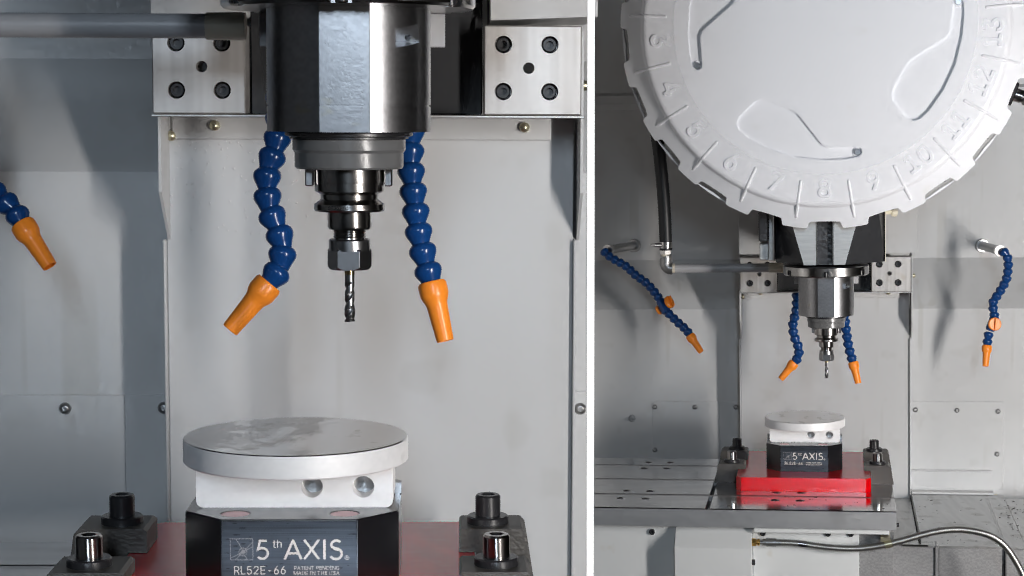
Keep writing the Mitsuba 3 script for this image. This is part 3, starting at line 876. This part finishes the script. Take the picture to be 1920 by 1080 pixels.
cl = Thing('conduit_clip', 'clip', None, 'yellowish zinc clip holding the steel conduit below the table corner')
j = int(np.argmin(np.abs(P[:, 0] - .1150)))
cl.part('band', tube(P[j - 11:j + 12], .0080, 24), 'zinc_yellow', 40)
cl.part('tab', ext_y(Polygon([(.1010, -.2955), (.1190, -.2925), (.1190, -.2860), (.1010, -.2880)]), -.176, -.174), 'zinc_yellow')
cl.part('tab', box(.1010, .1190, -.174, -.136, -.2880, -.2868, .0004), 'zinc_yellow')
cl.part('screw', asc, None, M=face_front(.1105, -.150, -.2870))
cl.part('screw_plate', box(.1020, .1180, -.150, -.1352, -.2950, -.2805, .0005), 'base_paint')

# ---- red fixture plate, vise block, pallet, clamps
rp = Thing('red_plate', 'plate', 'glossy red anodised base plate under the enlarged vise, mostly hidden', 'glossy bright red anodised base plate on the machine table')
x0, x1, y0, y1, c = -.1806, .0862, -.0180, .2810, .0100
oct_ = Polygon([(x0 + c, y0), (x1 - c, y0), (x1, y0 + c), (x1, y1 - c), (x1 - c, y1), (x0 + c, y1), (x0, y1 - c), (x0, y0 + c)])
rp.part('plate', ext_z(oct_, TZ + .0002, -.2062), 'red_anodised')
rp.part('top_face', ext_z(oct_.buffer(-.0006, join_style=2), -.2062, -.2050), 'red_anodised', label='mirror-like top face of the red plate')

vb = Thing('vise_block', 'vise', 'black anodised vise block with engraved lettering on the enlarged machine', 'black anodised vise block with engraved lettering on the red plate')
bx0, bx1, by0, by1, bc = -.1230, .0302, .0495, .1780, .0290
vo = Polygon([(bx0 + bc, by0), (bx1 - bc + .0010, by0), (bx1, by0 + bc), (bx1, by1 - bc), (bx1 - bc, by1), (bx0 + bc, by1), (bx0, by1 - bc), (bx0, by0 + bc)])
ZB = -.1516
body = ext_z(vo, -.2048, ZB - .0008)
vb.part('body', body, 'anodised_black')
pk = [Point(x, .0690).buffer(.0108, 24) for x in (-.0860, -.0082)]
topf = vo.buffer(-.0008, join_style=2)
vb.part('top_face', ext_z(topf.difference(unary_union(pk)), ZB - .0008, ZB), 'anodised_black')
for x in (-.0860, -.0082):
    vb.part('plug', lathe([(0, ZB - .0004), (.0101, ZB - .0004), (.0101, ZB - .0008), (0, ZB - .0008)], 40), 'copper_pink', M=tr(x, .0690, 0), label='round pink plug in the block top')
vb.part('front_face', box(bx0 + bc + .0005, bx1 - bc + .0005, by0 - .0006, by0 + .0002, -.2044, ZB - .0012, .0003), 'anodised_front', label='brushed front face of the block')
vb.part('rear_jaw', ext_z(vo.intersection(sbox(-1, .1400, 1, 1)), ZB + .0001, -.1437), 'nut_steel')
YT = by0 - .0006


def stroke(lines, w):
    return unary_union([LineString(l).buffer(w / 2, cap_style=2, join_style=2) for l in lines])


def arc_(cx, cy, rx, ry, a0, a1, n=28):
    return [(cx + rx * math.cos(math.radians(a)), cy + ry * math.sin(math.radians(a))) for a in np.linspace(a0, a1, n)]


PX = 1 / 2669.0
LX = lambda px: -.0940 + (px - 418) * PX
LZ = lambda py: -.1520 - (py - 978) * PX


def put(g, key, m, label):
    vb.part(key, ext_y(g, YT - .00022, YT + .0001), m, label=label)


H, w = 38.0, 4.6
A = stroke([[(-15.5, 0), (0, H - 1), (15.5, 0)]], w).intersection(sbox(-30, 0, 30, H)).union(stroke([[(-10.5, 11.5), (10.5, 11.5)]], 4.2))
X = stroke([[(-14, 0), (14, H)], [(-14, H), (14, 0)]], w).intersection(sbox(-30, 0, 30, H))
I = sbox(-2.5, 0, 2.5, H)
S = stroke([arc_(0, H - 10.6, 9.3, 8.6, 38, 205) + arc_(1.5, H - 10.6, 8.5, 8.6, 210, 268, 8)[:-1] + arc_(-1.0, 10.6, 11.0, 10.2, 88, -152)], w)
five = stroke([[(7, H - 2.2), (-5.5, H - 2.2), (-9.0, 19.5)] + arc_(-1.2, 11.8, 10.6, 10.2, 120, -140)], 4.4)
word = unary_union([affinity.translate(five, 496.5, 0), affinity.translate(A, 553, 0), affinity.translate(X, 588, 0), affinity.translate(I, 612, 0), affinity.translate(S, 634.5, 0)])
to_m = lambda g, py: affinity.affine_transform(g, [PX, 0, 0, PX, LX(0), LZ(py)])
put(to_m(word, 1053), 'lettering', 'engraved', 'large engraved brand lettering, a five followed by four capitals')


def words(txt, px, py, hpx, wpx, m, label, bold=False):
    t_ = meshkit.text_mesh(txt, hpx * PX, .0003, bold=bold)
    v = np.array(t_.vertices)
    v[:, 0] = (v[:, 0] - v[:, 0].min()) / (v[:, 0].max() - v[:, 0].min()) * wpx * PX
    t_.vertices = np.stack([LX(px) + v[:, 0], YT + .0001 - v[:, 2], LZ(py) + v[:, 1]], -1)
    if t_.volume < 0:
        t_.invert()
    vb.part('small_lettering', t_, m, label=label)


words('th', 515, 1030.6, 15.5, 17, 'engraved', 'small raised th')
words('R', 652.6, 1052.0, 4.0, 3.2, 'engraved', 'tiny registered mark letter')
put(to_m(Point(0, 0).buffer(4.2).difference(Point(0, 0).buffer(3.4)), 1050.0).__class__(affinity.translate(to_m(Point(0, 0).buffer(4.2, 20).difference(Point(0, 0).buffer(3.4, 20)), 1050.0), 654.3 * PX, 0)), 'mark_ring', 'engraved', None)
words('RL52E-66', 442, 1081.5, 16, 97, 'engraved', 'engraved code RL52E-66')
words('PATENT PENDING', 555, 1073, 7.2, 85, 'engraved', 'engraved words PATENT PENDING')
words('MADE IN THE USA', 554, 1083, 7.2, 86, 'engraved', 'engraved words MADE IN THE USA')
sq = sbox(0, 0, 42, 40).buffer(.7, join_style=2).difference(sbox(0, 0, 42, 40).buffer(-.5, join_style=2))
lg = [sq, stroke([[(10.5, 40), (20, 24), (24, 14)], [(41, 33), (24, 15), (1.5, 4.0)], [(42, 25), (31, 19), (22, 13), (10, 1)], [(26, 8), (30, 4.5), (31, 0)]], 1.1)]
lg += [Point(23.5, 15).buffer(8, 20).difference(Point(23.5, 15).buffer(7, 20)), Point(23.5, 15).buffer(3.6, 20), stroke([[(17, 12), (26, 22)], [(19, 10), (28, 19)], [(22, 8.5), (30, 16)]], .8)]
put(affinity.translate(to_m(unary_union(lg), 1053.4), 435.6 * PX, 0), 'emblem', 'engraved_faint', 'faint square emblem with crossing lines')

pa = Thing('aluminium_pallet', 'pallet', 'round white aluminium pallet on its block under the enlarged spindle', 'round white aluminium pallet on the black vise block')
rb = sbox(-.1165, ZB + .0002, .0258, -.1178)
rb = rb.buffer(-.0055).buffer(.0055, 12)
blk = ext_y(rb, .0880, .1390)
hcut = [trimesh.creation.cylinder(.0079, .040, sections=36, transform=frame((x, .090, -.1362), (0, -1, 0))) for x in (-.0329, .0043)]
pa.part('block', cut(blk, *hcut), 'satin_alu', 25)
for x in (-.0329, .0043):
    pa.part('bore', lathe([(0, .0), (.0020, .0008), (.0079, .0018), (.0080, .0022), (.0080, -.001), (0, -.001)][::-1], 36), 'galvanised', 30, M=face_front(x, .1085, -.1362))
DX, DY, DR = -.0450, .1000, .0815
pa.part('disc', lathe([(0, -.1012), (DR - .0004, -.1012), (DR, -.1020), (DR, -.1168), (DR - .0008, -.1177), (0, -.1177)], 128), 'satin_alu', 30, M=tr(DX, DY, 0))
pa.part('disc_top', lathe([(0, -.1005), (DR - .0010, -.1005), (DR - .0003, -.1012), (0, -.1012)], 128), 'disc_alu', 30, M=tr(DX, DY, 0), label='smeared milled top of the disc')

names = {(-1, .185): ('left rear', 'left rear'), (-1, .09): ('left front', 'left front'), (1, .185): ('right rear', 'right rear'), (1, .09): ('right front', 'right front')}
for s, xc, yc, zt_ in ((-1, -.1945, .090, -.1938), (-1, -.1890, .195, -.1860), (1, .1010, .090, -.1940), (1, .0965, .195, -.1865)):
    fr = yc < .1
    nm = ('left ' if s < 0 else 'right ') + ('front' if fr else 'rear')
    ct = Thing('toe_clamp', 'clamp', f'dark forged toe clamp, {nm} one of the four round the enlarged vise', f'dark forged toe clamp, {nm} one of the four round the red plate', group=None)
    if s < 0:
        pol = [(-.2285, TZ), (-.1812, TZ), (-.1812, -.2046), (-.1660, -.2046), (-.1660, zt_ - .002), (-.1690, zt_), (-.2180, zt_), (-.2222, zt_ - .004)]
    else:
        pol = [(.1330, TZ), (.0870, TZ), (.0870, -.2046), (.0740, -.2046), (.0740, zt_ - .002), (.0760, zt_), (.1225, zt_), (.1262, zt_ - .004)]
    pol = Polygon(pol)
    dx = xc - (-.1945 if s < 0 else .1010)
    b = ext_y(pol, yc - .024, yc + .026)
    ct.part('body', b, 'forged', 20, M=tr(dx if fr else max(dx, 0) if s < 0 else min(dx, 0), 0, 0) if False else np.eye(4))
    ct.part('washer', lathe([(0, .0060), (.0152, .0060), (.0162, .0050), (.0162, 0), (0, 0)], 40), 'black_oxide', 35, M=tr(xc, yc, zt_))
    hb = Polygon([(.0058 * math.cos(math.radians(60 * k)), .0058 * math.sin(math.radians(60 * k))) for k in range(6)])
    head = cut(lathe([(0, .0165), (.0086, .0165), (.0098, .0150), (.0098, .0), (0, 0)], 40), ext_z(hb, .008, .03))
    ct.part('bolt', head, 'black_oxide' if not fr else 'oiled_steel', 35, M=tr(xc, yc, zt_ + .0060))

# ---- coolant droplets clinging to the column cover
rg = np.random.default_rng(7)
dp = Thing('droplets', 'droplets', 'scatter of small clear coolant droplets on the column cover left of the enlarged hose', None, kind='stuff')
dome = lathe([(0, .00040), (.0004, .00037), (.0008, .00022), (.0011, 0), (.0009, -.0002), (0, -.0002)], 12)
ms = []
for k in range(130):
    x, z = -.190 + .125 * rg.random() ** .9, .106 - .085 * rg.random() ** 1.9
    m = dome.copy()
    m.apply_scale(.5 + .8 * rg.random())
    m.apply_transform(face_front(x, .470, z))
    ms.append(m)
dp.part('', cat(*ms), 'water', 60)

ch = Thing('metal_chips', 'chips', None, 'dark metal chips and specks scattered on the way cover and table at the lower right', kind='stuff')
ms = []
for k in range(150):
    if k < 90:
        x, y, z = .388 + .016 * rg.standard_normal() + .02 * (k % 3), .02 + .46 * rg.random(), -.3438
    elif k < 125:
        x, y, z = .19 + .15 * rg.random(), .03 + .45 * rg.random(), -.3460
    else:
        x, y, z = -.22 + .34 * rg.random(), -.18 + .12 * rg.random(), -.2329
    m = trimesh.creation.icosphere(0, .0010 + .0016 * rg.random() ** 2)
    m.apply_transform(np.diag([1 + 1.5 * rg.random(), 1.0, .35, 1]))
    m.apply_transform(trimesh.transformations.rotation_matrix(rg.random() * 3, [0, 0, 1]))
    m.apply_translation([x, y, z])
    ms.append(m)
ch.part('', cat(*ms), 'black_oxide')

emit()

# ---- added white post between the two bays, in place of a flat border stripe
y, wp = 1.30, .00517
hull = []
for zz, xx in ((-.30, .0556), (2.60, .0495)):
    hull += [(xx, y, zz), (xx + wp, y, zz), (xx, y + .006, zz), (xx + wp, y + .006, zz)]
scene['added_divider_post'] = mikit.ply(trimesh.convex.convex_hull(np.array(hull)), 'white_paint')
labels['added_divider_post'] = {'label': 'slim bright white upright post added between the two machines as a dividing stripe', 'category': 'post'}
